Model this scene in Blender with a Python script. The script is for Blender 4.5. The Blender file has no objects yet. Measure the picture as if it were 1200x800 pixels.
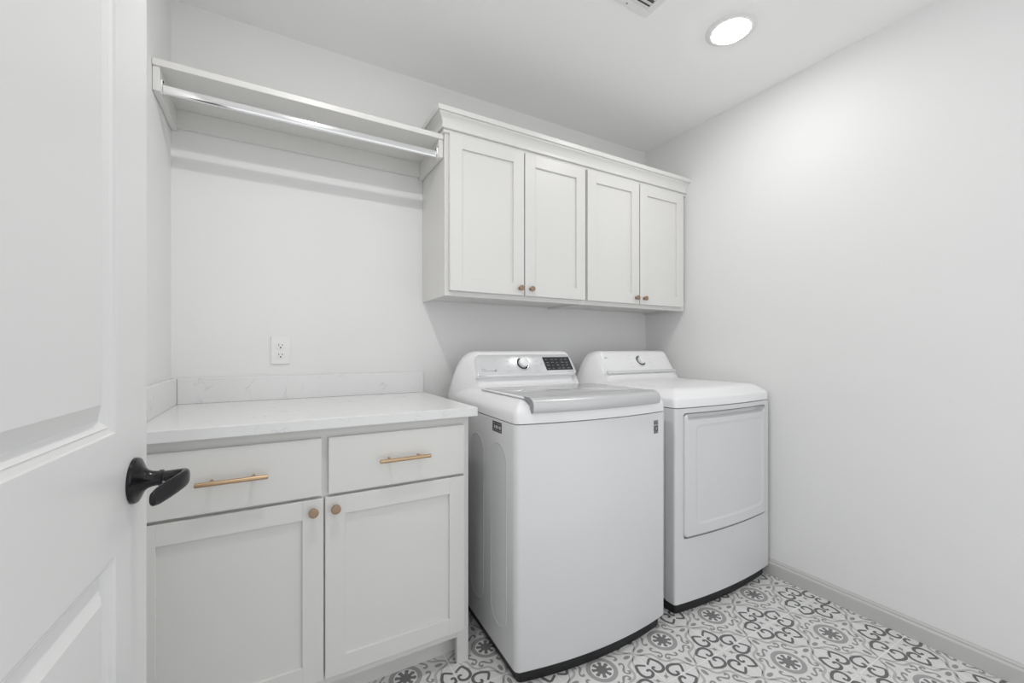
import bpy, bmesh, math
import numpy as np
from mathutils import Vector, Matrix

# ------------------------------------------------------------------ camera, light, exposure
S = bpy.context.scene
C = S.collection
S.view_settings.view_transform = 'Standard'
S.view_settings.look = 'None'
S.view_settings.gamma = 1.0
S.view_settings.use_curve_mapping = False
S.view_settings.exposure = 0.0

CAM_H = 1.1264
cd = bpy.data.cameras.new('camera')
cam = bpy.data.objects.new('camera', cd)
C.objects.link(cam)
cam.location = (0, 0, CAM_H)
cam.rotation_euler = (math.radians(90), 0, math.radians(-29.675))
cd.sensor_width = 36.0
cd.lens = 492.947 / 1200 * 36.0
cd.shift_y = 8.768 / 1200
cd.clip_start = 0.02
S.camera = cam

WORLD_STRENGTH = 1.08          # even daylight coming in through the open side of the room behind the camera
LAMP_EMISSION = 76.0           # lens of the wide recessed lamp near the right wall
SPOT_EMISSION = 640.0          # lens of the small recessed lamp over the counter, out of frame
w = bpy.data.worlds.new('world')
S.world = w
w.use_nodes = True
bg = w.node_tree.nodes['Background']
bg.inputs[0].default_value = (0.97, 0.985, 1.0, 1)
bg.inputs[1].default_value = WORLD_STRENGTH

# ------------------------------------------------------------------ room measures (metres)
D = 2.008        # back wall
XR = 2.1775      # right wall
XL = -0.3306     # left wall
ZC = 2.44        # ceiling
YF = -0.45       # where the modelled room ends behind the camera

# ------------------------------------------------------------------ materials
def mat(name, col, rough=0.5, metal=0.0, spec=0.5, coat=0.0, bump=None, emit=None, var=0.0, varscale=6.0):
    m = bpy.data.materials.new(name)
    m.use_nodes = True
    nt = m.node_tree
    b = nt.nodes['Principled BSDF']
    b.inputs['Base Color'].default_value = (*col, 1)
    b.inputs['Roughness'].default_value = rough
    b.inputs['Metallic'].default_value = metal
    b.inputs['Specular IOR Level'].default_value = spec
    b.inputs['Coat Weight'].default_value = coat
    if emit:
        b.inputs['Emission Color'].default_value = (*emit[0], 1)
        b.inputs['Emission Strength'].default_value = emit[1]
    tc = nt.nodes.new('ShaderNodeTexCoord')
    if var:
        n = nt.nodes.new('ShaderNodeTexNoise')
        n.inputs['Scale'].default_value = varscale
        n.inputs['Detail'].default_value = 5
        nt.links.new(tc.outputs['Object'], n.inputs['Vector'])
        r = nt.nodes.new('ShaderNodeValToRGB')
        r.color_ramp.elements[0].position = 0.3
        r.color_ramp.elements[1].position = 0.7
        r.color_ramp.elements[0].color = (*[c * (1 - var) for c in col], 1)
        r.color_ramp.elements[1].color = (*[min(1, c * (1 + var)) for c in col], 1)
        nt.links.new(n.outputs['Fac'], r.inputs['Fac'])
        nt.links.new(r.outputs['Color'], b.inputs['Base Color'])
    if bump:
        n2 = nt.nodes.new('ShaderNodeTexNoise')
        n2.inputs['Scale'].default_value = bump[0]
        n2.inputs['Detail'].default_value = 3
        nt.links.new(tc.outputs['Object'], n2.inputs['Vector'])
        bp = nt.nodes.new('ShaderNodeBump')
        bp.inputs['Strength'].default_value = bump[1]
        bp.inputs['Distance'].default_value = 0.002
        nt.links.new(n2.outputs['Fac'], bp.inputs['Height'])
        nt.links.new(bp.outputs['Normal'], b.inputs['Normal'])
    return m

M_wall = mat('wall_paint', (0.825, 0.825, 0.82), 0.6, spec=0.3, bump=(160, 0.12))
M_ceil = mat('ceiling_paint', (0.95, 0.95, 0.94), 0.7, spec=0.2, bump=(120, 0.15))
M_trim = mat('trim_paint', (0.57, 0.57, 0.555), 0.35)
M_door = mat('door_paint', (0.765, 0.765, 0.762), 0.35, bump=(300, 0.04))
M_cab = mat('cabinet_paint', (0.735, 0.73, 0.713), 0.36, bump=(400, 0.03))
M_app = mat('appliance_enamel', (0.70, 0.705, 0.715), 0.22, coat=0.2)
M_plastic = mat('white_plastic', (0.87, 0.87, 0.88), 0.25)
M_black = mat('black_plastic', (0.012, 0.012, 0.013), 0.45)
M_silver = mat('silver_lacquer', (0.60, 0.605, 0.615), 0.33, metal=0.4)
M_panel = mat('silver_panel', (0.74, 0.745, 0.76), 0.2, metal=0.35)
M_glass = mat('tinted_lid_glass', (0.50, 0.505, 0.51), 0.10, spec=0.15)
M_disp = mat('display_glass', (0.018, 0.019, 0.024), 0.15)
M_dispmark = mat('display_print', (0.22, 0.23, 0.25), 0.5)
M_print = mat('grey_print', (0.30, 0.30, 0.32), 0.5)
M_dprint = mat('dark_print', (0.05, 0.05, 0.055), 0.5)
M_stick_g = mat('grey_sticker', (0.27, 0.27, 0.28), 0.5)
M_stick_w = mat('pale_sticker_print', (0.62, 0.62, 0.63), 0.5)
M_chrome = mat('chrome', (0.86, 0.86, 0.87), 0.08, metal=1.0)
M_brass = mat('champagne_bronze', (0.56, 0.40, 0.25), 0.32, metal=1.0)
M_knob = mat('copper_bronze', (0.37, 0.26, 0.185), 0.40, metal=0.9)
M_lever = mat('matte_black_metal', (0.016, 0.016, 0.018), 0.24, metal=0.4)
M_outlet = mat('outlet_plastic', (0.84, 0.84, 0.83), 0.35)
M_slot = mat('slot_dark', (0.03, 0.03, 0.03), 0.6)
M_vent = mat('vent_paint', (0.82, 0.82, 0.81), 0.45)
M_ventdark = mat('duct_dark', (0.16, 0.16, 0.16), 0.8)
M_lens = mat('lamp_lens', (0.9, 0.9, 0.9), 0.4, emit=((1.0, 0.985, 0.965), LAMP_EMISSION))

def quartz():
    m = mat('white_quartz', (0.80, 0.80, 0.80), 0.14, spec=0.5)
    nt = m.node_tree
    b = nt.nodes['Principled BSDF']
    tc = nt.nodes.new('ShaderNodeTexCoord')
    n1 = nt.nodes.new('ShaderNodeTexNoise'); n1.inputs['Scale'].default_value = 7; n1.inputs['Detail'].default_value = 8
    n1.inputs['Distortion'].default_value = 1.6
    nt.links.new(tc.outputs['Object'], n1.inputs['Vector'])
    a = nt.nodes.new('ShaderNodeMath'); a.operation = 'SUBTRACT'; a.inputs[1].default_value = 0.5
    nt.links.new(n1.outputs['Fac'], a.inputs[0])
    ab = nt.nodes.new('ShaderNodeMath'); ab.operation = 'ABSOLUTE'; nt.links.new(a.outputs[0], ab.inputs[0])
    r = nt.nodes.new('ShaderNodeValToRGB')
    r.color_ramp.elements[0].position = 0.0; r.color_ramp.elements[0].color = (0.9, 0.9, 0.9, 1)
    r.color_ramp.elements[1].position = 0.016; r.color_ramp.elements[1].color = (0, 0, 0, 1)
    nt.links.new(ab.outputs[0], r.inputs['Fac'])
    n2 = nt.nodes.new('ShaderNodeTexNoise'); n2.inputs['Scale'].default_value = 16; n2.inputs['Detail'].default_value = 4
    nt.links.new(tc.outputs['Object'], n2.inputs['Vector'])
    r2 = nt.nodes.new('ShaderNodeValToRGB')
    r2.color_ramp.elements[0].position = 0.52; r2.color_ramp.elements[0].color = (0, 0, 0, 1)
    r2.color_ramp.elements[1].position = 0.66; r2.color_ramp.elements[1].color = (1, 1, 1, 1)
    nt.links.new(n2.outputs['Fac'], r2.inputs['Fac'])
    mu = nt.nodes.new('ShaderNodeMath'); mu.operation = 'MULTIPLY'
    nt.links.new(r.outputs['Color'], mu.inputs[0]); nt.links.new(r2.outputs['Color'], mu.inputs[1])
    mx = nt.nodes.new('ShaderNodeMix'); mx.data_type = 'RGBA'
    mx.inputs['A'].default_value = (0.80, 0.80, 0.80, 1); mx.inputs['B'].default_value = (0.60, 0.605, 0.615, 1)
    nt.links.new(mu.outputs[0], mx.inputs['Factor'])
    nt.links.new(mx.outputs['Result'], b.inputs['Base Color'])
    return m
M_quartz = quartz()

# ------------------------------------------------------------------ mesh helpers
def link(name, me, parent=None):
    o = bpy.data.objects.new(name, me)
    C.objects.link(o)
    if parent:
        o.parent = parent
    return o

def tag(o, label=None, cat=None, group=None, kind=None):
    if label: o['label'] = label
    if cat: o['category'] = cat
    if group: o['group'] = group
    if kind: o['kind'] = kind
    return o

def empty(name, loc, label, cat, group=None, rz=0.0):
    o = bpy.data.objects.new(name, None)
    C.objects.link(o)
    o.empty_display_size = 0.05
    o.location = loc
    o.rotation_euler = (0, 0, rz)
    return tag(o, label, cat, group)

def fin(name, bm, mats, parent=None, smooth=None, off=(0, 0, 0)):
    """link a bmesh as ONE object; off = the parent's place when the shape was drawn in room coordinates"""
    bmesh.ops.recalc_face_normals(bm, faces=bm.faces)
    if smooth is not None:
        ang = math.radians(smooth)
        for f in bm.faces:
            f.smooth = True
        for e in bm.edges:
            e.smooth = (len(e.link_faces) == 2 and e.calc_face_angle(0) < ang)
    if off != (0, 0, 0):
        bmesh.ops.translate(bm, verts=bm.verts, vec=Vector((-off[0], -off[1], -off[2])))
    me = bpy.data.meshes.new(name)
    bm.to_mesh(me)
    bm.free()
    for m in (mats if isinstance(mats, (list, tuple)) else [mats]):
        me.materials.append(m)
    return link(name, me, parent)

def box(bm, x0, x1, y0, y1, z0, z1, bev=0.0, seg=2, mi=0):
    r = bmesh.ops.create_cube(bm, size=1.0)
    for v in r['verts']:
        v.co = Vector((x0 + (v.co.x + .5) * (x1 - x0), y0 + (v.co.y + .5) * (y1 - y0), z0 + (v.co.z + .5) * (z1 - z0)))
    fs = {f for v in r['verts'] for f in v.link_faces}
    for f in fs: f.material_index = mi
    if bev:
        es = list({e for v in r['verts'] for e in v.link_edges})
        bmesh.ops.bevel(bm, geom=es, offset=bev, segments=seg, profile=0.5, affect='EDGES', material=mi)

def rings_to_faces(bm, rings, closed=True, cap0=True, cap1=True, mi=0):
    vs = [[bm.verts.new(p) for p in r] for r in rings]
    n = len(vs[0])
    for a, b in zip(vs[:-1], vs[1:]):
        for i in range(n if closed else n - 1):
            j = (i + 1) % n
            f = bm.faces.new((a[i], a[j], b[j], b[i])); f.material_index = mi
    if cap0: bm.faces.new(vs[0][::-1]).material_index = mi
    if cap1: bm.faces.new(vs[-1]).material_index = mi
    return vs

def lathe(bm, prof, origin, axis, seg=40, mi=0):
    """prof: list of (radius, height along the axis)"""
    ax = Vector(axis).normalized()
    u = ax.orthogonal().normalized(); v = ax.cross(u)
    o = Vector(origin)
    rings = []
    for r, h in prof:
        rings.append([o + ax * h + (u * math.cos(2 * math.pi * k / seg) + v * math.sin(2 * math.pi * k / seg)) * max(r, 1e-5) for k in range(seg)])
    rings_to_faces(bm, rings, mi=mi)

def tube(bm, p0, p1, r, seg=24, chamf=0.0, mi=0):
    p0, p1 = Vector(p0), Vector(p1)
    L = (p1 - p0).length
    if chamf:
        lathe(bm, [(r - chamf, 0), (r, chamf), (r, L - chamf), (r - chamf, L)], p0, p1 - p0, seg, mi)
    else:
        lathe(bm, [(r, 0), (r, L)], p0, p1 - p0, seg, mi)

def prism(bm, pts, depth_vec, mi=0):
    d = Vector(depth_vec)
    rings_to_faces(bm, [[Vector(p) for p in pts], [Vector(p) + d for p in pts]], mi=mi)

def text_polys(bm, s, size, place, mi=0, thick=0.0003):
    """lettering as solid thin shapes; place(u, v, h) -> point"""
    cu = bpy.data.curves.new('lettering', 'FONT')
    cu.body = s; cu.size = size; cu.align_x = 'CENTER'; cu.align_y = 'CENTER'; cu.resolution_u = 4
    ob = bpy.data.objects.new('lettering', cu)
    C.objects.link(ob)
    dg = bpy.context.evaluated_depsgraph_get()
    me = ob.evaluated_get(dg).to_mesh()
    vs = [bm.verts.new(place(v.co.x, v.co.y, thick)) for v in me.vertices]
    for p in me.polygons:
        try:
            bm.faces.new([vs[i] for i in p.vertices]).material_index = mi
        except ValueError:
            pass
    ob.evaluated_get(dg).to_mesh_clear()
    bpy.data.objects.remove(ob)
    bpy.data.curves.remove(cu)

def quad_on(bm, place, u0, u1, v0, v1, h, mi=0, n=1):
    """thin raised print patch on a (possibly curved) surface"""
    for k in range(n):
        a = u0 + (u1 - u0) * k / n; b = u0 + (u1 - u0) * (k + 1) / n
        bm.faces.new([bm.verts.new(place(*p, h)) for p in ((a, v0), (b, v0), (b, v1), (a, v1))]).material_index = mi

# ------------------------------------------------------------------ the setting
def struct(name, bm, m, label, cat, smooth=None):
    return tag(fin(name, bm, m, None, smooth), label, cat, None, 'structure')

T = 0.1
bm = bmesh.new(); box(bm, XL - T, XR + T, D, D + T, -0.05, ZC + .05); struct('wall_back', bm, M_wall, 'white painted back wall behind the cabinets and machines', 'wall')
bm = bmesh.new(); box(bm, XR, XR + T, YF, D, -0.05, ZC + .05); struct('wall_right', bm, M_wall, 'plain white wall to the right of the dryer', 'wall')
bm = bmesh.new(); box(bm, XL - T, XL, 0.08, D, -0.05, ZC + .05); struct('wall_left', bm, M_wall, 'white wall behind the open door at the left end of the counter', 'wall')
bm = bmesh.new(); box(bm, XL - T, XR + T, YF, D + T, ZC, ZC + T); struct('ceiling', bm, M_ceil, 'flat white ceiling with a recessed light and an air vent', 'ceiling')

# --- floor: encaustic-look tiles, the printed pattern laid into the one floor mesh
TILE = 0.3047
TX0, TY0 = 0.3967, 0.8232
H2 = TILE / 2

def catmull(pts, n=7, closed=False):
    P = np.array(pts, float); out = []
    m = len(P)
    for i in range(m if closed else m - 1):
        p0 = P[(i - 1) % m] if closed or i > 0 else 2 * P[0] - P[1]
        p1 = P[i]; p2 = P[(i + 1) % m]
        p3 = P[(i + 2) % m] if closed or i + 2 < m else 2 * P[-1] - P[-2]
        for t in np.linspace(0, 1, n, endpoint=False):
            out.append(0.5 * (2 * p1 + (p2 - p0) * t + (2 * p0 - 5 * p1 + 4 * p2 - p3) * t * t + (3 * p1 - p0 - 3 * p2 + p3) * t ** 3))
    if not closed: out.append(P[-1])
    return np.array(out)

class Flat:
    def __init__(s): s.v = []; s.f = []; s.m = []
    def poly(s, pts, z, mi):
        b = len(s.v); s.v += [(p[0], p[1], z) for p in pts]; s.f.append(tuple(range(b, b + len(pts)))); s.m.append(mi)
    def fan(s, pts, c, z, mi):
        b = len(s.v); s.v.append((c[0], c[1], z)); s.v += [(p[0], p[1], z) for p in pts]
        n = len(pts)
        for i in range(n):
            s.f.append((b, b + 1 + i, b + 1 + (i + 1) % n)); s.m.append(mi)
    def ribbon(s, P, wid, z, mi, closed=False):
        P = np.asarray(P, float); n = len(P)
        if closed: t = np.roll(P, -1, 0) - np.roll(P, 1, 0)
        else: t = np.gradient(P, axis=0)
        t /= np.linalg.norm(t, axis=1)[:, None] + 1e-12
        nr = np.stack([-t[:, 1], t[:, 0]], 1)
        wd = np.full(n, wid) if np.isscalar(wid) else np.asarray(wid)
        a = P + nr * wd[:, None] / 2; c = P - nr * wd[:, None] / 2
        b = len(s.v)
        for p, q in zip(a, c): s.v += [(p[0], p[1], z), (q[0], q[1], z)]
        for i in range(n if closed else n - 1):
            j = (i + 1) % n
            s.f.append((b + 2 * i, b + 2 * i + 1, b + 2 * j + 1, b + 2 * j)); s.m.append(mi)

def sym8(pts):
    P = np.asarray(pts, float)
    for k in range(4):
        cc, ss = [(1, 0), (0, 1), (-1, 0), (0, -1)][k]
        for sw in (0, 1):
            Q = P[:, ::-1] if sw else P
            yield np.stack([Q[:, 0] * cc - Q[:, 1] * ss, Q[:, 0] * ss + Q[:, 1] * cc], 1)

def ring_pts(r, n=48):
    a = np.linspace(0, 2 * np.pi, n, endpoint=False)
    return np.stack([r * np.cos(a), r * np.sin(a)], 1)

Z1, Z2, Z3, Z4 = -0.0005, -0.0004, -0.0003, -0.0001
def one_tile():
    F = Flat()                      # material slots: 0 tile body, 1 pale grey, 2 mid grey, 3 dark grey, 4 grout, 5 white, 6 ring grey, 7 flower grey
    # wavy outer bands
    a = np.linspace(0, 2 * np.pi, 121)[:-1]
    dev = np.abs((a + np.pi / 4) % (np.pi / 2) - np.pi / 4)      # angle from the nearest edge middle
    r = 0.106 + 0.040 * np.exp(-(dev / 0.17) ** 2) + 0.006 * np.cos(8 * (a))
    F.ribbon(np.stack([r * np.cos(a), r * np.sin(a)], 1), 0.0092, Z1, 1, True)
    # pale filler patches beside the edge ovals
    for P in sym8(catmull([(0.139, 0.012), (0.122, 0.026), (0.113, 0.042), (0.104, 0.060), (0.094, 0.072)])):
        F.ribbon(P, np.concatenate([np.linspace(0.002, 0.0055, len(P) // 2), np.linspace(0.0055, 0.003, len(P) - len(P) // 2)]), Z1, 1)
    # medallion
    F.ribbon(ring_pts(0.0480), 0.0160, Z2, 6, True)
    F.fan(ring_pts(0.0395), (0, 0), Z2, 5)
    F.fan(ring_pts(0.0195, 24), (0, 0), Z3, 7)
    for k in range(8):
        an = 2 * math.pi * (k + .5) / 8
        u = np.array([math.cos(an), math.sin(an)]); v = np.array([-u[1], u[0]])
        P = [u * 0.012 - v * 0.0045, u * 0.024 - v * 0.0058, u * 0.0325 - v * 0.0075, u * 0.0355 - v * 0.0045,
             u * 0.0365, u * 0.0355 + v * 0.0045, u * 0.0325 + v * 0.0075, u * 0.024 + v * 0.0058, u * 0.012 + v * 0.0045]
        F.poly(P, Z3 + 0.00002, 7)
    # S-shaped scrolls, a mirrored pair on every diagonal
    scroll = catmull([(.0675, .0165), (.0725, .0105), (.0805, .0150), (.0790, .0255), (.0700, .0345), (.0620, .0440), (.0640, .0555), (.0735, .0600), (.0800, .0535), (.0745, .0480)])
    n = len(scroll)
    for P in sym8(scroll):
        F.ribbon(P, 0.0056 + 0.0034 * np.sin(np.linspace(0, 2 * np.pi, n) * 1.5) ** 2, Z2, 2)
    # ovals at the middle of each edge
    for k in range(4):
        an = k * math.pi / 2
        e = ring_pts(1.0, 20) * np.array([0.0150, 0.0076])
        e[:, 0] *= 1 + 0.0
        e += np.array([0.1185, 0])
        c, s_ = math.cos(an), math.sin(an)
        E = np.stack([e[:, 0] * c - e[:, 1] * s_, e[:, 0] * s_ + e[:, 1] * c], 1)
        F.fan(E, (0.1185 * c, 0.1185 * s_), Z2, 2)
    # half hearts round the corners (p = from the grout line, q = along it from the corner)
    hh = catmull([(.0055, .0890), (.0150, .0965), (.0330, .1055), (.0430, .0930), (.0490, .0760), (.0485, .0610), (.0410, .0495), (.0270, .0440), (.0130, .0480), (.0060, .0580), (.0075, .0680), (.0150, .0715), (.0190, .0665)], 6)
    n = len(hh)
    wd = 0.0078 + 0.0032 * np.sin(np.linspace(0, np.pi, n))
    for P in sym8(np.stack([H2 - hh[:, 0], H2 - hh[:, 1]], 1)):
        F.ribbon(P, wd, Z3, 3)
    # concave diamonds on the diagonals near the corner
    dm = np.array([(.007, .007), (.0135, .0150), (.0145, .0260), (.0235, .0265), (.0350, .0350), (.0265, .0235), (.0260, .0145), (.0150, .0135)])
    for k in range(4):
        sx, sy = [(1, 1), (-1, 1), (-1, -1), (1, -1)][k]
        P = np.stack([(H2 - dm[:, 0]) * sx, (H2 - dm[:, 1]) * sy], 1)
        F.fan(P, ((H2 - .0205) * sx, (H2 - .0205) * sy), Z2, 2)
    return F

def build_floor():
    F = one_tile()
    v0 = np.array(F.v); f0 = F.f; m0 = F.m
    V = []; FA = []; MI = []
    base = [(XL - T, YF, -0.0006), (XR + T, YF, -0.0006), (XR + T, D + T, -0.0006), (XL - T, D + T, -0.0006)]
    V += base + [(x, y, -0.06) for x, y, _ in base]
    FA += [(0, 1, 2, 3), (7, 6, 5, 4), (0, 4, 5, 1), (1, 5, 6, 2), (2, 6, 7, 3), (3, 7, 4, 0)]
    MI += [0] * 6
    for i in range(-2, 7):
        for j in range(-3, 5):
            cx, cy = TX0 + TILE * i, TY0 + TILE * j
            vv = v0 + np.array([cx, cy, 0])
            vv[:, 0] = np.clip(vv[:, 0], XL, XR); vv[:, 1] = np.clip(vv[:, 1], YF, D)
            b = len(V)
            V += [tuple(p) for p in vv]
            for f, m in zip(f0, m0):
                q = vv[list(f)]
                if np.ptp(q[:, 0]) < 1e-5 or np.ptp(q[:, 1]) < 1e-5: continue
                FA.append(tuple(k + b for k in f)); MI.append(m)
    g = 0.0017
    for i in range(-2, 7):
        x = TX0 + TILE * (i + .5)
        if XL < x < XR:
            b = len(V); V += [(x - g, YF, Z4), (x + g, YF, Z4), (x + g, D, Z4), (x - g, D, Z4)]; FA.append((b, b + 1, b + 2, b + 3)); MI.append(4)
    for j in range(-4, 5):
        y = TY0 + TILE * (j + .5)
        if YF < y < D:
            b = len(V); V += [(XL, y - g, Z4), (XR, y - g, Z4), (XR, y + g, Z4), (XL, y + g, Z4)]; FA.append((b, b + 1, b + 2, b + 3)); MI.append(4)
    me = bpy.data.meshes.new('floor')
    me.from_pydata(V, [], FA)
    me.polygons.foreach_set('material_index', MI)
    for nm, c in (('tile_body', (0.76, 0.76, 0.75)), ('tile_pale_grey', (0.50, 0.50, 0.49)), ('tile_mid_grey', (0.31, 0.31, 0.305)), ('tile_dark_grey', (0.145, 0.145, 0.143)), ('tile_grout', (0.90, 0.90, 0.89)), ('tile_white', (0.82, 0.82, 0.81)), ('tile_ring_grey', (0.38, 0.38, 0.375)), ('tile_flower_grey', (0.20, 0.20, 0.198))):
        me.materials.append(mat(nm, c, 0.42, var=0.05, varscale=35))
    me.update()
    bm = bmesh.new(); bm.from_mesh(me)
    for f in bm.faces:
        if f.calc_center_median().z > -0.00055 and f.normal.z < 0: f.normal_flip()
    bm.to_mesh(me); bm.free()
    tag(link('floor', me), 'grey and white patterned cement-look tile floor', 'floor', None, 'structure')
build_floor()

# --- baseboard on the right wall
bm = bmesh.new()
pr = [(0, 0), (.0150, 0), (.0150, .0545), (.0138, .0570), (.0100, .0595), (.0078, .0610), (.0072, .0640), (.0078, .0665), (.0066, .0690), (.0034, .0720), (.0022, .0755), (0, .0755)]
rings_to_faces(bm, [[(XR - o, y, z) for o, z in pr] for y in (YF, D)])
struct('baseboard_right', bm, M_trim, 'grey baseboard along the foot of the right wall', 'baseboard', 20)

# --- short return of the front wall that the door hangs on (beside the camera)
bm = bmesh.new(); box(bm, XL, -0.262, 0.08, 0.185, 0, ZC)
struct('wall_front', bm, M_wall, 'short white wall return that the open door hangs on', 'wall')

# --- open door
DE = Vector((-0.191, 0.955, 0)); DDIR = Vector((0.06, 0.998, 0)).normalized(); DN = Vector((DDIR.y, -DDIR.x, 0))
# local door frame: x = u (from the free edge towards the hinge), y = depth into the leaf, z up
DW, DTH, DZ0, DZ1 = 0.765, 0.035, 0.012, 2.035
def dpt(u, n, z): return DE - DDIR * u + DN * n + Vector((0, 0, z))
def build_door():
    bm = bmesh.new()
    prof = [(0, 0), (.0015, .0035), (.009, .0060), (.0105, .0050), (.0195, .0125), (.0225, .0130), (.0470, .0005), (.0475, .0005)]
    pan = [(0.133, DW - 0.133, 1.0035, 1.905), (0.133, DW - 0.133, 0.235, 0.8245)]
    us = [0, 0.133, DW - 0.133, DW]; zs = [DZ0, 0.235, 0.8245, 1.0035, 1.905, DZ1]
    for side in (0, 1):
        def P(u, d, z): return dpt(u, -d if side == 0 else -DTH + d, z)
        for i in range(3):
            for j in range(5):
                if i == 1 and j in (1, 3): continue
                bm.faces.new([bm.verts.new(P(*q)) for q in ((us[i], 0, zs[j]), (us[i + 1], 0, zs[j]), (us[i + 1], 0, zs[j + 1]), (us[i], 0, zs[j + 1]))])
        for u0, u1, z0, z1 in pan:
            rings = [[P(u0 + a, d, z0 + a), P(u1 - a, d, z0 + a), P(u1 - a, d, z1 - a), P(u0 + a, d, z1 - a)] for a, d in prof]
            rings_to_faces(bm, rings, cap0=False, cap1=True)
    for q in (((0, DZ0), (0, DZ1)), ((DW, DZ0), (DW, DZ1)), ((0, DZ0), (DW, DZ0)), ((0, DZ1), (DW, DZ1))):
        (ua, za), (ub, zb) = q
        bm.faces.new([bm.verts.new(p) for p in (dpt(ua, 0, za), dpt(ub, 0, zb), dpt(ub, -DTH, zb), dpt(ua, -DTH, za))])
    bmesh.ops.remove_doubles(bm, verts=bm.verts, dist=1e-5)
    es = [e for e in bm.edges if len(e.link_faces) == 2 and e.calc_face_angle(0) > 1.3 and abs((e.verts[0].co - e.verts[1].co).z) > 1.0]
    bmesh.ops.bevel(bm, geom=es, offset=0.002, segments=3, profile=0.5, affect='EDGES')
    door = tag(fin('door_1', bm, M_door, None, 25), 'white two-panel door standing open at the left', 'door', None, 'structure')
    # handle
    zc = 0.9135; uc = 0.0605
    bm = bmesh.new()
    lathe(bm, [(.0365, 0), (.0365, .0035), (.0350, .0060), (.0290, .0090), (.0200, .0130), (.0150, .0180), (.0125, .0240), (.0118, .0300), (.0118, .0330), (.0132, .0332), (.0132, .0375), (.0118, .0380)], dpt(uc, 0, zc), DN, 48)
    hd = fin('door_handle', bm, M_lever, door, 30)
    tag(hd, 'black door handle')
    # lever: swept flat oval, out from the neck and back along the door towards the hinge
    path = [(uc, .034, 0), (uc - .001, .046, 0), (uc - .001, .058, 0), (uc + .003, .0665, 0), (uc + .012, .0695, -.0004), (uc + .025, .0680, -.0015), (uc + .042, .0630, -.0035), (uc + .060, .0560, -.0062), (uc + .077, .0495, -.0085), (uc + .089, .0460, -.0098), (uc + .094, .0450, -.0102)]
    half_h = [.0104, .0104, .0110, .0124, .0134, .0138, .0140, .0140, .0132, .0100, .0036]
    half_t = [.0104, .0100, .0088, .0072, .0058, .0050, .0046, .0044, .0042, .0036, .0015]
    bm = bmesh.new(); rings = []
    pp = catmull([(a, b, c) for a, b, c in path], 4)
    hh = np.interp(np.linspace(0, 1, len(pp)), np.linspace(0, 1, len(path)), half_h)
    tt = np.interp(np.linspace(0, 1, len(pp)), np.linspace(0, 1, len(path)), half_t)
    tg = np.gradient(pp, axis=0)
    for p, t, h, th in zip(pp, tg, hh, tt):
        t = Vector((t[0], t[1], t[2])).normalized()
        side = t.cross(Vector((0, 0, 1))).normalized(); up = side.cross(t)
        ring = []
        for k in range(24):
            a = 2 * math.pi * k / 24
            ca, sa = math.cos(a), math.sin(a)
            ex = lambda c: math.copysign(abs(c) ** 0.75, c)
            q = Vector((p[0], p[1], p[2])) + side * th * ex(ca) + up * h * ex(sa)
            ring.append(dpt(q.x, q.y, zc + q.z))
        rings.append(ring)
    rings_to_faces(bm, rings)
    fin('lever', bm, M_lever, hd, 45)
    bm = bmesh.new()
    lathe(bm, [(.0018, 0), (.0018, .0012), (.0010, .0014)], dpt(uc + .0125, .041, zc - .004), -DDIR, 12)
    tag(fin('set_screw', bm, M_print, hd, 30), 'small grey set screw')
build_door()

# ------------------------------------------------------------------ base cabinet
def shaker(bm, x0, x1, z0, z1, yf, th=0.019, st=0.057, rec=0.009):
    e = 0.0012
    box(bm, x0, x0 + st, yf, yf + th, z0, z1, e)
    box(bm, x1 - st, x1, yf, yf + th, z0, z1, e)
    box(bm, x0 + st - .0005, x1 - st + .0005, yf + .0001, yf + th, z0, z0 + st, e)
    box(bm, x0 + st - .0005, x1 - st + .0005, yf + .0001, yf + th, z1 - st, z1, e)
    box(bm, x0 + st - .003, x1 - st + .003, yf + rec, yf + th - .001, z0 + st - .003, z1 - st + .003)

def round_knob(name, x, yf, z, parent, off, r=0.0135):
    bm = bmesh.new()
    lathe(bm, [(.0085, 0), (.0080, .002), (.0062, .006), (.0062, .011), (.0085, .0145), (r, .0165), (r + .0003, .0185), (r, .0225), (r - .0012, .0235), (r - .003, .0237)], (x, yf, z), (0, -1, 0), 32)
    return tag(fin(name, bm, M_knob, parent, 30, off), 'round copper-bronze knob')

def bar_pull(x, yf, z, L, cc, parent, off):
    bm = bmesh.new()
    y = yf - .030
    tube(bm, (x - L / 2, y, z), (x + L / 2, y, z), .0062, 24, .0008)
    for s in (-1, 1):
        tube(bm, (x + s * cc / 2, yf, z), (x + s * cc / 2, y, z), .0045, 16)
    return tag(fin('bar_pull', bm, M_brass, parent, 35, off), 'champagne-bronze bar pull')

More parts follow.
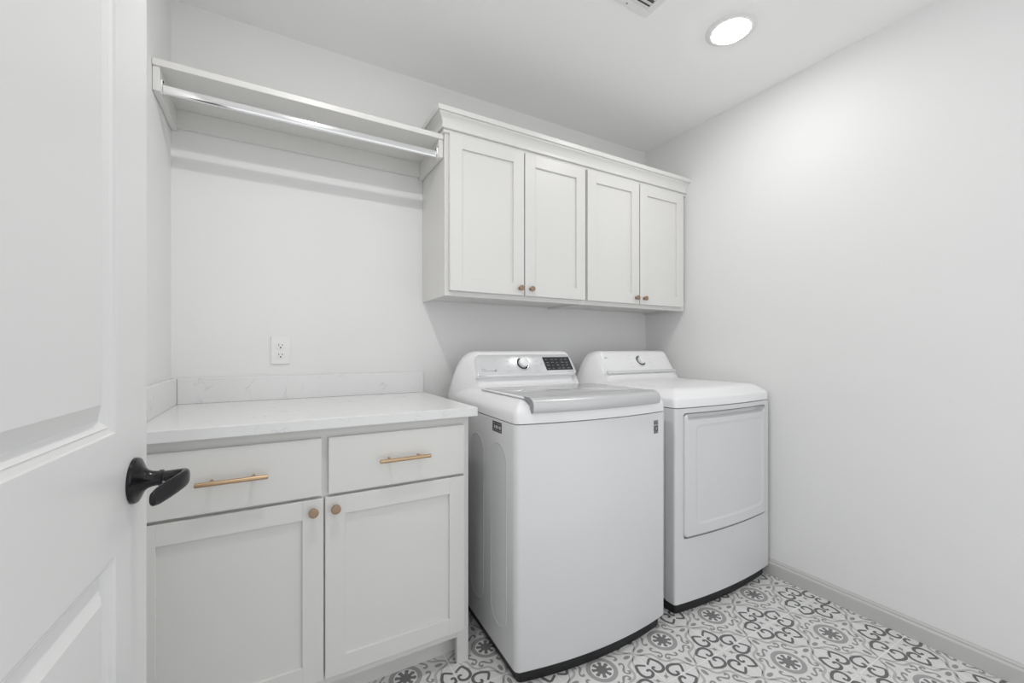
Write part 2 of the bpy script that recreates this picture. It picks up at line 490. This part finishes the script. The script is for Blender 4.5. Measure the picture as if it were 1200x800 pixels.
BX0, BX1 = XL + .002, 0.6165
BYF = 1.402; BDF = 1.383
def build_base():
    off = ((BX0 + BX1) / 2, 1.70, 0)
    t = empty('base_cabinet', off, 'greige base cabinet with two drawers above two doors', 'cabinet')
    bm = bmesh.new()
    zt = 0.885
    box(bm, BX1 - .018, BX1, BYF + .019, D - .002, 0, zt)                      # right side
    box(bm, BX0, BX0 + .018, BYF + .019, D - .002, 0, zt)
    box(bm, BX0, BX1, D - .02, D - .002, .1, zt)
    box(bm, BX0, BX1, BYF + .019, D - .02, .10, .118)                           # bottom
    fin('carcass', bm, M_cab, t, None, off)
    bm = bmesh.new()
    e = .0008
    box(bm, BX1 - .043, BX1, BYF, BYF + .019, 0, zt, e)                         # right stile runs down to the floor as a foot
    box(bm, BX0, BX0 + .043, BYF, BYF + .019, 0, zt, e)
    box(bm, 0.119, 0.158, BYF, BYF + .019, .10, zt, e)
    for z0, z1 in ((.848, zt), (.663, .700), (.098, .140)):
        box(bm, BX0 + .043, BX1 - .043, BYF + .0002, BYF + .019, z0, z1, e)
    fin('face_frame', bm, M_cab, t, None, off)
    bm = bmesh.new(); box(bm, BX0, BX1 - .018, BYF + .072, BYF + .087, 0, .10)
    fin('toe_kick', bm, M_cab, t, None, off)
    for k, (x0, x1) in enumerate(((-0.316, 0.1295), (0.1480, 0.5945))):
        bm = bmesh.new(); box(bm, x0, x1, BDF, BDF + .019, .6855, .8575, .0016)
        d = fin('drawer', bm, M_cab, t, None, off)
        xc = (x0 + x1) / 2 + (0, .006)[k]
        bar_pull(xc, BDF, .7715, .166, .096, d, off)
    for k, (x0, x1) in enumerate(((-0.316, 0.1338), (0.1388, 0.5945))):
        bm = bmesh.new(); shaker(bm, x0, x1, .128, .6765, BDF)
        d = fin('cabinet_door', bm, M_cab, t, None, off)
        round_knob('knob', (0.1055, 0.1672)[k], BDF, .6425, d, off)
build_base()

# countertop with its splashes
bm = bmesh.new()
CT = 0.918
box(bm, XL + .001, 0.640, 1.371, D - .001, CT - .0318, CT, .0022, 3)
ct = fin('countertop', bm, M_quartz, None, None)
tag(ct, 'white quartz countertop with grey veins on the base cabinet', 'countertop')
bm = bmesh.new(); box(bm, XL + .021, 0.638, D - .0205, D - .001, CT + .0003, CT + .0975, .0015)
fin('backsplash', bm, M_quartz, ct)
bm = bmesh.new(); box(bm, XL + .001, XL + .0205, 1.378, D - .001, CT + .0003, CT + .0975, .0015)
fin('backsplash', bm, M_quartz, ct)

# ------------------------------------------------------------------ wall cabinets
UYF, UDF = 1.703, 1.683
UZ0, UZ1 = 1.355, 2.075
def wall_cabinet(x0, x1, doors, knobs, label, ends):
    off = ((x0 + x1) / 2, D - .15, UZ0)
    t = empty('wall_cabinet', off, label, 'cabinet', 'wall cabinets over the laundry machines')
    bm = bmesh.new()
    box(bm, x0, x0 + .016, UYF + .019, D - .002, UZ0, UZ1)
    box(bm, x1 - .016, x1, UYF + .019, D - .002, UZ0, UZ1)
    box(bm, x0 + .016, x1 - .016, UYF + .019, D - .002, UZ0 + .010, UZ0 + .024)
    box(bm, x0 + .016, x1 - .016, UYF + .019, D - .002, UZ1 - .016, UZ1)
    box(bm, x0 + .016, x1 - .016, D - .012, D - .002, UZ0 + .024, UZ1 - .016)
    fin('carcass', bm, M_cab, t, None, off)
    bm = bmesh.new(); e = .0008
    box(bm, x0, x0 + .040, UYF, UYF + .019, UZ0, UZ1, e)
    box(bm, x1 - .040, x1, UYF, UYF + .019, UZ0, UZ1, e)
    box(bm, x0 + .040, x1 - .040, UYF + .0002, UYF + .019, UZ0, UZ0 + .040, e)
    box(bm, x0 + .040, x1 - .040, UYF + .0002, UYF + .019, UZ1 - .06, UZ1, e)
    fin('face_frame', bm, M_cab, t, None, off)
    for (a, b), k in zip(doors, knobs):
        bm = bmesh.new(); shaker(bm, a, b, 1.3765, 2.047, UDF)
        d = fin('cabinet_door', bm, M_cab, t, None, off)
        round_knob('knob', k, UDF, 1.409, d, off, .0125)
wall_cabinet(0.6395, 1.3985, ((0.6560, 1.0245), (1.0305, 1.3915)), (1.0010, 1.0610), 'greige two-door wall cabinet above the washing machine, next to the hanging shelf', None)
wall_cabinet(1.3995, 2.1720, ((1.4075, 1.7740), (1.7810, 2.1400)), (1.7480, 1.8100), 'greige two-door wall cabinet above the dryer, against the right wall', None)

bm = bmesh.new()
cp = [(.0, 2.048), (.0065, 2.048), (.0095, 2.0505), (.0105, 2.0545), (.0095, 2.0585), (.0065, 2.061), (.0065, 2.0645), (.0165, 2.0645), (.0175, 2.0665), (.0175, 2.0745), (.0130, 2.0775), (.0130, 2.0800), (.0150, 2.0890), (.0195, 2.1000), (.0265, 2.1100), (.0345, 2.1165), (.0345, 2.1215), (.0425, 2.1235), (.0425, 2.1435), (.0415, 2.145), (.0, 2.145)]
xa, yb = 0.6395, UYF
rings_to_faces(bm, [[(xa - o, D - .001, z) for o, z in cp], [(xa - o, yb - o, z) for o, z in cp], [(XR - .001, yb - o, z) for o, z in cp]])
tag(fin('crown_moulding', bm, M_cab, None, 25), 'greige crown moulding running along the top of the wall cabinets', 'moulding')

# ------------------------------------------------------------------ hanging shelf and rod
SZ0, SZ1 = 2.0245, 2.0465
def build_shelf():
    xr = 0.6390
    off = ((XL + xr) / 2, D, SZ0)
    t = empty('wall_shelf', off, 'white wall shelf on cleats over the countertop, left of the wall cabinets', 'shelf')
    bm = bmesh.new(); box(bm, XL + .001, xr - .001, 1.712, D - .001, SZ0, SZ1, .0015)
    fin('shelf_board', bm, M_cab, t, None, off)
    bm = bmesh.new(); box(bm, XL + .0190, xr - .0190, D - .020, D - .001, 1.957, SZ0, .0012)
    tag(fin('back_cleat', bm, M_cab, t, None, off), None)
    for x0, x1 in ((XL + .001, XL + .0195), (xr - .0195, xr - .001)):
        bm = bmesh.new(); box(bm, x0, x1, 1.718, D - .001, 1.948, SZ0, .0012)
        fin('side_cleat', bm, M_cab, t, None, off)
    for x0, s in ((XL + .0195, 1), (xr - .0195, -1)):
        bm = bmesh.new()
        pts = []
        for k in range(20):
            a = math.pi + math.pi * k / 19
            pts.append((x0, 1.747 + .0105 * math.cos(a), 1.969 + .0185 * math.sin(a)))
        pts += [(x0, 1.7575, 1.993), (x0, 1.7515, 1.997), (x0, 1.7425, 1.997), (x0, 1.7365, 1.993)]
        prism(bm, pts, (s * .0035, 0, 0))
        fl = tag(fin('rod_socket', bm, M_chrome, t, 40, off), 'chrome rod socket')
        bm = bmesh.new(); lathe(bm, [(.0035, 0), (.003, .0012), (.001, .0018)], (x0 + s * .0035, 1.747, 1.9925), (s, 0, 0), 14)
        tag(fin('screw', bm, M_slot, fl, 30, off), 'dark screw')
    return xr
xr = build_shelf()
bm = bmesh.new()
rings = []
for x in (XL + .0235, xr - .0235):
    ring = []
    for k in range(36):
        a = 2 * math.pi * k / 36
        ex = lambda c: math.copysign(abs(c) ** .55, c)
        ring.append((x, 1.747 + .0078 * ex(math.cos(a)), 1.9695 + .0155 * ex(math.sin(a))))
    rings.append(ring)
rings_to_faces(bm, rings)
tag(fin('hanging_rod', bm, M_chrome, None, 40), 'long polished chrome clothes rod under the wall shelf', 'rod')

# ------------------------------------------------------------------ outlet
def build_outlet():
    x, z = 0.0300, 1.1205
    off = (x, D, z)
    bm = bmesh.new(); box(bm, x - .0355, x + .0355, D - .0062, D, z - .0575, z + .0575, .0028, 3)
    t = fin('wall_outlet', bm, M_outlet, None, None, off); t.location = off
    tag(t, 'white double wall outlet above the countertop', 'outlet')
    for s in (1, -1):
        zc = z + s * .0195
        bm = bmesh.new()
        pts = []
        for k in range(40):
            a = 2 * math.pi * k / 40
            pts.append((x + max(-.0168, min(.0168, .0195 * math.cos(a))) , D - .0060, zc + max(-.0142, min(.0142, .0170 * math.sin(a)))))
        rings = [[Vector(p) for p in pts], [Vector(p) + Vector((0, -.0016, 0)) for p in pts],
                 [Vector((x + (p[0] - x) * .95, p[1] - .0022, zc + (p[2] - zc) * .95)) for p in pts]]
        rings_to_faces(bm, rings)
        for sx, h in ((-.0063, .0042), (.0063, .0034)):
            box(bm, x + sx - .0011, x + sx + .0011, D - .0085, D - .0080, zc + .0030 - h, zc + .0030 + h, 0, 1, 1)
        lathe(bm, [(.0031, 0), (.0031, .0005)], (x, D - .0080, zc - .0075), (0, -1, 0), 16, 1)
        fin('receptacle', bm, [M_outlet, M_slot], t, 30, off)
    bm = bmesh.new(); lathe(bm, [(.0030, 0), (.0026, .0008), (.001, .0012)], (x, D - .0061, z), (0, -1, 0), 16)
    fin('screw', bm, M_outlet, t, 30, off)
build_outlet()

# ------------------------------------------------------------------ ceiling light(s) and vent
M_spot = mat('small_lamp_lens', (0.9, 0.9, 0.9), 0.4, emit=((1.0, 0.985, 0.965), SPOT_EMISSION))
def downlight(x, y, label, q=1.0, lens=M_lens):
    off = (x, y, ZC)
    t = empty('recessed_light', off, label, 'ceiling light')
    bm = bmesh.new()
    lathe(bm, [(r * q, h) for r, h in ((.067, .0035), (.070, .0085), (.074, .0095), (.088, .0070), (.0955, .0025), (.0965, 0))], (x, y, ZC), (0, 0, -1), 64)
    fin('trim_ring', bm, M_vent, t, 30, off)
    bm = bmesh.new()
    lathe(bm, [(r * q, h) for r, h in ((.0690, .0070), (.0680, .0105), (.058, .0130), (.03, .0142), (.0, .0145))], (x, y, ZC), (0, 0, -1), 64)
    tag(fin('lens', bm, lens, t, 30, off), 'glowing white lens')
downlight(1.640, 1.058, 'round recessed ceiling light glowing white near the right wall')
downlight(0.190, 0.880, 'small round recessed ceiling light above the countertop, between the open door and the air vent', .48, M_spot)

def build_vent():
    x0, x1, y0, y1 = 0.970, 1.2835, 0.960, 1.1815
    off = ((x0 + x1) / 2, (y0 + y1) / 2, ZC)
    t = empty('ceiling_vent', off, 'white slotted air vent in the ceiling', 'vent')
    zb = ZC - .0085
    bm = bmesh.new()
    f = .030
    for a in ((x0, x1, y0, y0 + f), (x0, x1, y1 - f, y1), (x0, x0 + f, y0 + f, y1 - f), (x1 - f, x1, y0 + f, y1 - f)):
        box(bm, a[0], a[1], a[2], a[3], zb + .002, ZC, .0012)
    fin('vent_frame', bm, M_vent, t, None, off)
    bm = bmesh.new(); box(bm, x0 + f, x1 - f, y0 + f, y1 - f, ZC - .0012, ZC - .0002)
    fin('duct_opening', bm, M_ventdark, t, None, off)
    def slat(p, q, wv):
        p, q, wv = Vector(p), Vector(q), Vector(wv)
        bm = bmesh.new()
        th = Vector((0, 0, -.0012))
        prism(bm, [p - wv, p + wv, p + wv + th, p - wv + th], q - p)
        fin('slat', bm, M_vent, t, None, off)
    xs = x1 - f - .050
    n = 9
    for k in range(n):
        y = y0 + f + .009 + (y1 - y0 - 2 * f - .016) * k / (n - 1)
        slat((x0 + f, y, zb + .0035), (x1 - f if y > y1 - f - .040 else xs, y, zb + .0035), (0, .0076, .0028))
    for k in range(3):
        x = xs + .012 + .0165 * k
        slat((x, y0 + f, zb + .0035), (x, y1 - f - .044, zb + .0035), (.0062, 0, .0028))
    bm = bmesh.new(); lathe(bm, [(.0042, 0), (.0036, .0010), (.001, .0016)], (1.166, y1 - .014, zb + .002), (0, 0, -1), 18)
    tag(fin('screw', bm, M_print, t, 30, off), 'small grey screw')
build_vent()

# ------------------------------------------------------------------ laundry machines (drawn in their own frame: x across, y depth from the front corner, z up)
def front_y(x, W, bow): return -bow * (1 - (2 * x / W - 1) ** 2)

def footprint(W, Dp, bow, rf, rr, ins=0.0, nf=36, nc=7):
    pts = []
    rf_ = max(rf - ins * .3, .004); rr_ = max(rr - ins * .3, .004)
    for i in range(nf + 1):
        x = rf + (W - 2 * rf) * i / nf
        xx = ins + rf_ + (W - 2 * ins - 2 * rf_) * i / nf
        pts.append((xx, front_y(x, W, bow) + ins))
    yfc = front_y(rf, W, bow) + ins + rf_
    for k in range(1, nc):
        a = -math.pi / 2 + math.pi / 2 * k / nc
        pts.append((W - ins - rf_ + rf_ * math.cos(a), yfc + rf_ * math.sin(a)))
    pts.append((W - ins, yfc)); pts.append((W - ins, yfc + .006)); pts.append((W - ins, Dp - ins - rr_ - .006))
    for k in range(nc + 1):
        a = math.pi / 2 * k / nc
        pts.append((W - ins - rr_ + rr_ * math.cos(a), Dp - ins - rr_ + rr_ * math.sin(a)))
    for k in range(nc + 1):
        a = math.pi / 2 + math.pi / 2 * k / nc
        pts.append((ins + rr_ + rr_ * math.cos(a), Dp - ins - rr_ + rr_ * math.sin(a)))
    pts.append((ins, Dp - ins - rr_ - .006)); pts.append((ins, yfc + .006)); pts.append((ins, yfc))
    for k in range(1, nc):
        a = math.pi + math.pi / 2 * k / nc
        pts.append((ins + rf_ + rf_ * math.cos(a), yfc + rf_ * math.sin(a)))
    return pts

def loft(bm, W, Dp, bow, rf, rr, levels):
    rings_to_faces(bm, [[(x, y, z) for x, y in footprint(W, Dp, bow, rf, rr, ins)] for z, ins in levels])

CXS = [0, .004, .010, .018, .030, .045, .060, .0715, .0785, .090, .105]
CHS = [.12, .22, .36, .50, .66, .80, .895, .945, .965, .985, 1.0]
CGS = [.25, .30, .35, .42, .52, .63, .75, .84, .90, .96, 1.0]
def console_shell(W, mid, end, name, parent, yc=.66, zb=.895, extra=None):
    xs = CXS + list(np.linspace(.14, W - .14, 14)) + [W - x for x in CXS[::-1]]
    bm = bmesh.new(); rings = []
    for x in xs:
        e = min(x, W - x)
        h = np.interp(e, CXS, CHS); g = np.interp(e, CXS, CGS)
        k = min(1, max(0, (e - .0715) / .007))
        rings.append([(x, yc + ((ym * k + ye * (1 - k)) - yc) * (g if (ym * k + ye * (1 - k)) < yc else 1), zb + ((zm * k + ze * (1 - k)) - zb) * h) for (ym, zm), (ye, ze) in zip(mid, end)])
    rings_to_faces(bm, rings, closed=True)
    if extra: extra(bm)
    return fin(name, bm, [M_plastic, M_stick_w, M_print], parent, 38)

TAIL = [(.566, 1.1090), (.578, 1.1140), (.600, 1.1155), (.640, 1.1120), (.664, 1.0950), (.676, 1.0600), (.678, .900)]
MIDW = [(.380, .900), (.395, .955), (.430, .9565), (.470, .9590), (.500, .9660), (.5140, .9790), (.5170, .9950), (.5000, .9995), (.497, 1.0055), (.560, 1.1030)] + TAIL
ENDW = [(.380, .900), (.430, .950), (.446, .958), (.455, .966), (.463, .975), (.470, .984), (.478, .996), (.482, 1.0015), (.485, 1.0055), (.558, 1.1010)] + TAIL
PD = Vector((0, .063, .0975)).normalized(); PN = Vector((0, -PD.z, PD.y))
def pp(x, t, h): return Vector((x, .497, 1.0055)) + PD * t + PN * h

def brand_mark(bm, place, x, t, s, mi):
    """round face emblem and two letters, as on the fascia"""
    n = 28
    ring = [(x + s * .5 * math.cos(2 * math.pi * k / n), t + s * .5 * math.sin(2 * math.pi * k / n)) for k in range(n)]
    bm.faces.new([bm.verts.new(place(a, b, .0005)) for a, b in ring]).material_index = mi
    text_polys(bm, 'LG', s * 1.25, lambda u, v, h: place(x + s * 1.45 + u, t + v, .0005), mi)

def dial(parent, x, t, r_ring, r_cap, name='dial'):
    o = pp(x, t, 0)
    bm = bmesh.new(); lathe(bm, [(r_ring, 0), (r_ring, .0045), (r_ring - .0015, .006), (r_ring - .004, .0062), (r_cap - .002, .003)], o, PN, 48)
    d = tag(fin(name, bm, M_chrome, parent, 30), 'round control dial with a chrome ring')
    bm = bmesh.new(); lathe(bm, [(r_ring - .0045, .002), (r_ring - .0045, .0064), (r_cap - .004, .0066)], o, PN, 48)
    tag(fin('dial_collar', bm, M_black, d, 30), 'black collar')
    bm = bmesh.new(); lathe(bm, [(r_cap - .0025, .0060), (r_cap - .0015, .0215), (r_cap - .003, .0240), (r_cap - .007, .0252), (r_cap * .5, .0256), (.0005, .0258)], o, PN, 48)
    tag(fin('dial_cap', bm, M_plastic, d, 30), 'white dial cap')
    return d

def arc_marks(bm, xc, tc, mi):
    for s in (-1, 1):
        for k, t in enumerate((-.040, -.014, .012, .036)):
            x = xc + s * (.056 + (.006, .012, .012, .004)[k])
            w_ = (.030, .020, .026, .022)[k]
            a, b = (x, x + w_) if s > 0 else (x - w_, x)
            quad_on(bm, pp, a, b, tc + t - .0009, tc + t + .0009, .0014, mi)

def build_washer():
    W, Dp, bow = .690, .680, .036
    t = empty('washing_machine', (.700, 1.205, 0), 'white top-loading washing machine with a glass lid beside the base cabinet', 'washing machine', None, math.radians(-2.1))
    bm = bmesh.new()
    loft(bm, W, Dp, bow, .022, .02, [(.048, .003), (.0495, .0008), (.053, 0), (.870, 0), (.872, .0008), (.8725, .003)])
    # stamped upright arches on the left side
    for y0, y1 in ((.066, .198), (.262, .398)):
        r = (y1 - y0) / 2; yc = (y0 + y1) / 2; z0, z1 = .135, .793
        def cap(ins, dx):
            rr = r - ins
            P = [(-dx, yc + rr * math.cos(math.pi * k / 16), z1 - r + rr * math.sin(math.pi * k / 16)) for k in range(17)]
            P += [(-dx, yc - rr * math.cos(math.pi * k / 16), z0 + r - rr * math.sin(math.pi * k / 16)) for k in range(17)]
            return P
        rings_to_faces(bm, [cap(0, -.001), cap(0, .0002), cap(.0015, .0010), cap(.0030, .0012), cap(.0045, .0008), cap(.0060, .0003), cap(.012, .0003), cap(.03, .0003)], cap0=False)
    fin('body', bm, M_app, t, 30)
    bm = bmesh.new(); loft(bm, W, Dp, bow, .022, .02, [(0, .019), (.006, .017), (.034, .017), (.0475, .006)])
    tag(fin('plinth', bm, M_black, t, 30), 'black plinth')
    bm = bmesh.new()
    loft(bm, W, Dp, bow, .022, .02, [(.8752, .002), (.8762, 0), (.897, 0), (.908, .0015), (.917, .005), (.926, .011), (.935, .020), (.943, .032), (.949, .046), (.953, .060), (.955, .075)])
    fin('top_cover', bm, M_plastic, t, 40)
    # lid
    lid = None
    bm = bmesh.new(); box(bm, .050, .640, .040, .405, .9535, .9605, .003, 3)
    lid = fin('lid', bm, M_plastic, t, 40)
    bm = bmesh.new(); box(bm, .064, .626, .052, .393, .9606, .9622, .0007)
    tag(fin('lid_glass', bm, M_glass, lid, 30), 'grey tinted glass pane')
    sec = [(.050, .9545), (.048, .9615), (.040, .9625), (.022, .9620), (.006, .9585), (-.006, .9520), (-.0125, .9410), (-.0140, .9300), (-.0120, .9180), (-.0085, .9120), (.004, .9100), (.010, .915), (.010, .9400)]
    sec = [tuple(p) for p in catmull(sec, 3)]
    bm = bmesh.new(); rings = []
    for x in np.linspace(.056, .636, 32):
        yb = front_y(x, W, bow)
        rings.append([(x, y + yb * (1 if y < .03 else max(0, 1 - (y - .03) / .022 * .9)), z) for y, z in sec])
    rings_to_faces(bm, rings)
    hnd = tag(fin('lid_handle', bm, M_silver, lid, 40), 'curved silver lid handle')
    for x in (.0548, .6360):  # dark grey slivers paint the shade of the gap at each handle end
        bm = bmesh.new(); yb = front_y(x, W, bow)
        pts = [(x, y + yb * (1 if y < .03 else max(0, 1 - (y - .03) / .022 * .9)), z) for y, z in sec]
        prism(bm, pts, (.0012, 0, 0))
        tag(fin('gap_shade_cap', bm, M_print, hnd, None), 'grey sliver standing in for the shaded gap at the handle end')
    # console
    con = console_shell(W, MIDW, ENDW, 'console', t)
    bm = bmesh.new()
    out = [(.0790, .0030), (.6130, .0030), (.6080, .0880), (.6020, .1010), (.5900, .1090), (.5780, .1110), (.1120, .1110), (.1000, .1090), (.0880, .1010), (.0830, .0880)]
    rings_to_faces(bm, [[pp(x, s, -.001) for x, s in out], [pp(x, s, .0008) for x, s in out], [pp(.345 + (x - .345) * .996, .057 + (s - .057) * .98, .0013) for x, s in out]])
    panel_bm = bm
    bm = bmesh.new()
    dsp = [(.4440, .0200), (.6010, .0200), (.5960, .0945), (.4390, .0945)]
    rings_to_faces(bm, [[pp(x, s, .0010) for x, s in dsp], [pp(x, s, .0020) for x, s in dsp]])
    for r in range(4):
        for c in range(5):
            x = .4530 + c * .0285; s = .029 + r * .0165
            w_ = (.016, .011, .019, .013, .017)[(r * 2 + c) % 5]
            quad_on(bm, pp, x, x + w_, s, s + .0022, .0022, 1)
            if (r + c) % 2: quad_on(bm, pp, x + .002, x + w_ * .6, s + .0045, s + .0060, .0022, 1)
    tag(fin('display', bm, [M_disp, M_dispmark], con, None), 'black touch display with small grey symbols')
    dial(con, .3180, .0580, .0350, .0258)
    bm = panel_bm
    arc_marks(bm, .3180, .0600, 1)
    brand_mark(bm, lambda x, s, h: pp(x, s, .0016), .1080, .0850, .0085, 2)
    for k, (a, b) in enumerate(((.098, .122), (.098, .166))):
        quad_on(bm, pp, a, b, .0325 - k * .0100, .0345 - k * .0095, .0016, 1)
    bm.faces.new([bm.verts.new(pp(x, s, .0016)) for x, s in ((.163, .0185), (.173, .0205), (.1755, .0320), (.167, .0290))]).material_index = 1
    quad_on(bm, pp, .565, .604, .0095, .0120, .0016, 1)
    bm.faces.new([bm.verts.new(pp(.424 + .0036 * math.cos(k * math.pi / 8), .058 + .0036 * math.sin(k * math.pi / 8), .0016)) for k in range(16)]).material_index = 1
    tag(fin('control_panel', bm, [M_panel, M_print, M_stick_w], con, 30), 'silver control panel')
    bm = bmesh.new(); lathe(bm, [(.004, 0), (.003, .0010), (.001, .0014)], (.088, .470, .9545), (0, 0, 1), 12)
    fin('cover_plug', bm, M_print, t, 30)
    # stickers
    def fp(x, z, h): return Vector((x, front_y(x, W, bow) - .0003 - h, z))
    bm = bmesh.new()
    quad_on(bm, fp, .6110, .6410, .7905, .8435, 0, 0, 4)
    quad_on(bm, fp, .6140, .6330, .8360, .8385, .0002, 1); quad_on(bm, fp, .6140, .6380, .8290, .8320, .0002, 1); quad_on(bm, fp, .6140, .6300, .8235, .8255, .0002, 2)
    def ringp(cx, cz, ra, rb, n, h, mi):
        for k in range(n):
            a, b = 2 * math.pi * k / n, 2 * math.pi * (k + 1) / n
            bm.faces.new([bm.verts.new(fp(cx + r * math.cos(q) * .85, cz + r * math.sin(q), h)) for r, q in ((ra, a), (rb, a), (rb, b), (ra, b))]).material_index = mi
    quad_on(bm, fp, .6135, .6168, .7975, .8215, .0003, 1)
    quad_on(bm, fp, .6122, .6136, .8165, .8200, .0003, 1)
    ringp(.6295, .8095, .0070, .0120, 26, .0003, 1)
    quad_on(bm, fp, .6290, .6325, .8120, .8150, .0004, 3)
    quad_on(bm, fp, .6140, .6375, .7930, .7945, .0002, 1)
    tag(fin('warranty_sticker', bm, [M_stick_g, M_dprint, M_stick_w, M_plastic], t, None), 'small grey sticker with a big black 10')
    def sp(y, z, h): return Vector((-.0003 - h, y, z))
    bm = bmesh.new()
    quad_on(bm, sp, .104, .180, .8265, .8640, 0, 0)
    for k in range(3): quad_on(bm, sp, .110 + k * .024, .110 + k * .024 + (.017, .012, .019)[k], .8560, .8575, .0002, 1)
    for k, (a, b) in enumerate(((.112, .122), (.128, .134), (.139, .153), (.159, .166))):
        quad_on(bm, sp, a, b, .8390, .8500, .0002, 1)
    for k in range(4): quad_on(bm, sp, .110 + k * .018, .110 + k * .018 + (.012, .010, .014, .009)[k], .8320, .8335, .0002, 1)
    tag(fin('side_sticker', bm, [M_dprint, M_stick_w], t, None), 'small black sticker with pale print')
build_washer()

def build_dryer():
    W, Dp, bow = .692, .690, .023
    t = empty('dryer', (1.467, 1.193, 0), 'white front-loading dryer between the washing machine and the right wall', 'dryer')
    bm = bmesh.new(); box(bm, .002, W - .002, .0475, Dp, .050, .8735, .004)
    fin('body', bm, M_app, t, 30)
    bm = bmesh.new(); loft(bm, W, Dp, bow, .018, .02, [(0, .019), (.006, .017), (.034, .017), (.049, .006)])
    tag(fin('plinth', bm, M_black, t, 30), 'black plinth')
    # front panel with a pocket for the door
    DX0, DX1, DZ0, DZ1, DR = .0465, .6440, .3225, .8500, .022
    def sdf(x, z, x0, x1, z0, z1, r):
        qx = abs(x - (x0 + x1) / 2) - (x1 - x0) / 2 + r; qz = abs(z - (z0 + z1) / 2) - (z1 - z0) / 2 + r
        return math.hypot(max(qx, 0), max(qz, 0)) + min(max(qx, qz), 0) - r
    outl = [(0, .0500, 0), (0, .0200, 0)]
    rc = .012
    for k in range(7):
        a = math.pi + math.pi / 2 * k / 6
        outl.append((rc + rc * math.cos(a), rc + front_y(rc, W, bow) + rc * math.sin(a), 0))
    xs = sorted(set([round(v, 5) for v in list(np.linspace(rc + .004, W - rc - .004, 84)) + [DX0 - .0035, DX0 - .003, DX0 + .02, DX1 + .003, DX1 + .0035, DX1 - .02]]))
    for x in xs: outl.append((x, front_y(x, W, bow), 1))
    for k in range(7):
        a = -math.pi / 2 + math.pi / 2 * k / 6
        outl.append((W - rc + rc * math.cos(a), rc + front_y(rc, W, bow) + rc * math.sin(a), 0))
    outl.append((W, .0200, 0)); outl.append((W, .0500, 0))
    zs = sorted(set([round(v, 5) for v in [.049, .0505, .0530] + list(np.linspace(.07, .865, 90)) + [DZ0 - .0035, DZ0 - .003, DZ1 + .003, DZ1 + .0035, .8725, .8740]]))
    bm = bmesh.new(); rows = []
    for z in zs:
        row = []
        for x, y, fr in outl:
            o = 0.0
            if fr and sdf(x, z, DX0 - .003, DX1 + .003, DZ0 - .003, DZ1 + .003, DR + .003) < .0002: o = .040
            if z <= .0495 or z >= .8738: o += .0025
            row.append((x, y + o, z))
        rows.append(row)
    rings_to_faces(bm, rows, closed=False, cap0=False, cap1=False)
    fin('front_panel', bm, M_app, t, 40)
    # door as a pressed curved panel
    nx, nz = 150, 136
    gx = np.linspace(DX0, DX1, nx); gz = np.linspace(DZ0, DZ1, nz)
    bm = bmesh.new(); V = {}
    sm = lambda a: 0 if a <= 0 else 1 if a >= 1 else a * a * (3 - 2 * a)
    def off(x, z):
        d = -sdf(x, z, DX0, DX1, DZ0, DZ1, DR)
        o = -.0065 + .0120 * (1 - sm(d / .010)) ** 2
        # finger slot along the top
        ds = sdf(x, z, DX0 + .020, DX1 - .014, .8250, .8620, .010)
        if z < .848: o += .032 * sm((-ds + .001) / .0045)
        # shallow pressed field
        di = -sdf(x, z, DX0 + .062, DX1 - .030, .372 , .8020, .030)
        o += .0035 * sm(di / .010)
        return o
    for i, x in enumerate(gx):
        for j, z in enumerate(gz):
            if sdf(x, z, DX0, DX1, DZ0, DZ1, DR) <= .0006:
                V[i, j] = bm.verts.new((x, front_y(x, W, bow) + off(x, z), z))
    for i in range(nx - 1):
        for j in range(nz - 1):
            ks = [(i, j), (i + 1, j), (i + 1, j + 1), (i, j + 1)]
            q = [V[k] for k in ks if k in V]
            if len(q) >= 3: bm.faces.new(q)
    es = [e for e in bm.edges if len(e.link_faces) == 1]
    r = bmesh.ops.extrude_edge_only(bm, edges=es)
    for v in [g for g in r['geom'] if isinstance(g, bmesh.types.BMVert)]: v.co.y += .006
    fin('dryer_door', bm, M_app, t, 50)
    # top
    bm = bmesh.new()
    loft(bm, W, Dp, bow, .020, .02, [(.8765, .002), (.8775, 0), (.908, .0008), (.915, .003), (.920, .007), (.9235, .012), (.937, .030), (.944, .040), (.949, .050), (.9525, .064), (.955, .085)])
    fin('top_cover', bm, M_plastic, t, 40)
    end = [(y + .004, z) for y, z in ENDW]
    def printed(bm):
        arc_marks(bm, .3560, .0640, 1)
        pz = lambda x, s, h: pp(x, s, .0008)
        brand_mark(bm, pz, .1060, .0860, .0095, 2)
        for r in range(3):
            for c in range(3):
                if (r, c) in ((1, 1),): continue
                x = .515 + c * .030; s = .040 + r * .022
                quad_on(bm, pp, x, x + (.018, .012, .015)[(r + c) % 3], s, s + .0016, .0008, 1)
        bm.faces.new([bm.verts.new(pp(.475 + .0032 * math.cos(k * math.pi / 8), .064 + .0032 * math.sin(k * math.pi / 8), .0008)) for k in range(16)]).material_index = 1
    con = console_shell(W, [(.380, .900), (.400, .955), (.430, .956), (.462, .959), (.480, .972), (.488, .982), (.4985, .990), (.4975, .9990), (.497, 1.0055), (.560, 1.1030)] + TAIL, ENDW, 'console', t, extra=printed)
    bm = bmesh.new()
    lip = [(.0800, -.012), (.6120, -.012), (.6120, .0035), (.0800, .0035)]
    rings_to_faces(bm, [[pp(x, s, -.004) for x, s in lip], [pp(x, s, .0008) for x, s in lip]])
    tag(fin('trim_strip', bm, M_panel, con, None), 'pale grey trim strip')
    dial(con, .3560, .0620, .0345, .0262)
build_dryer()
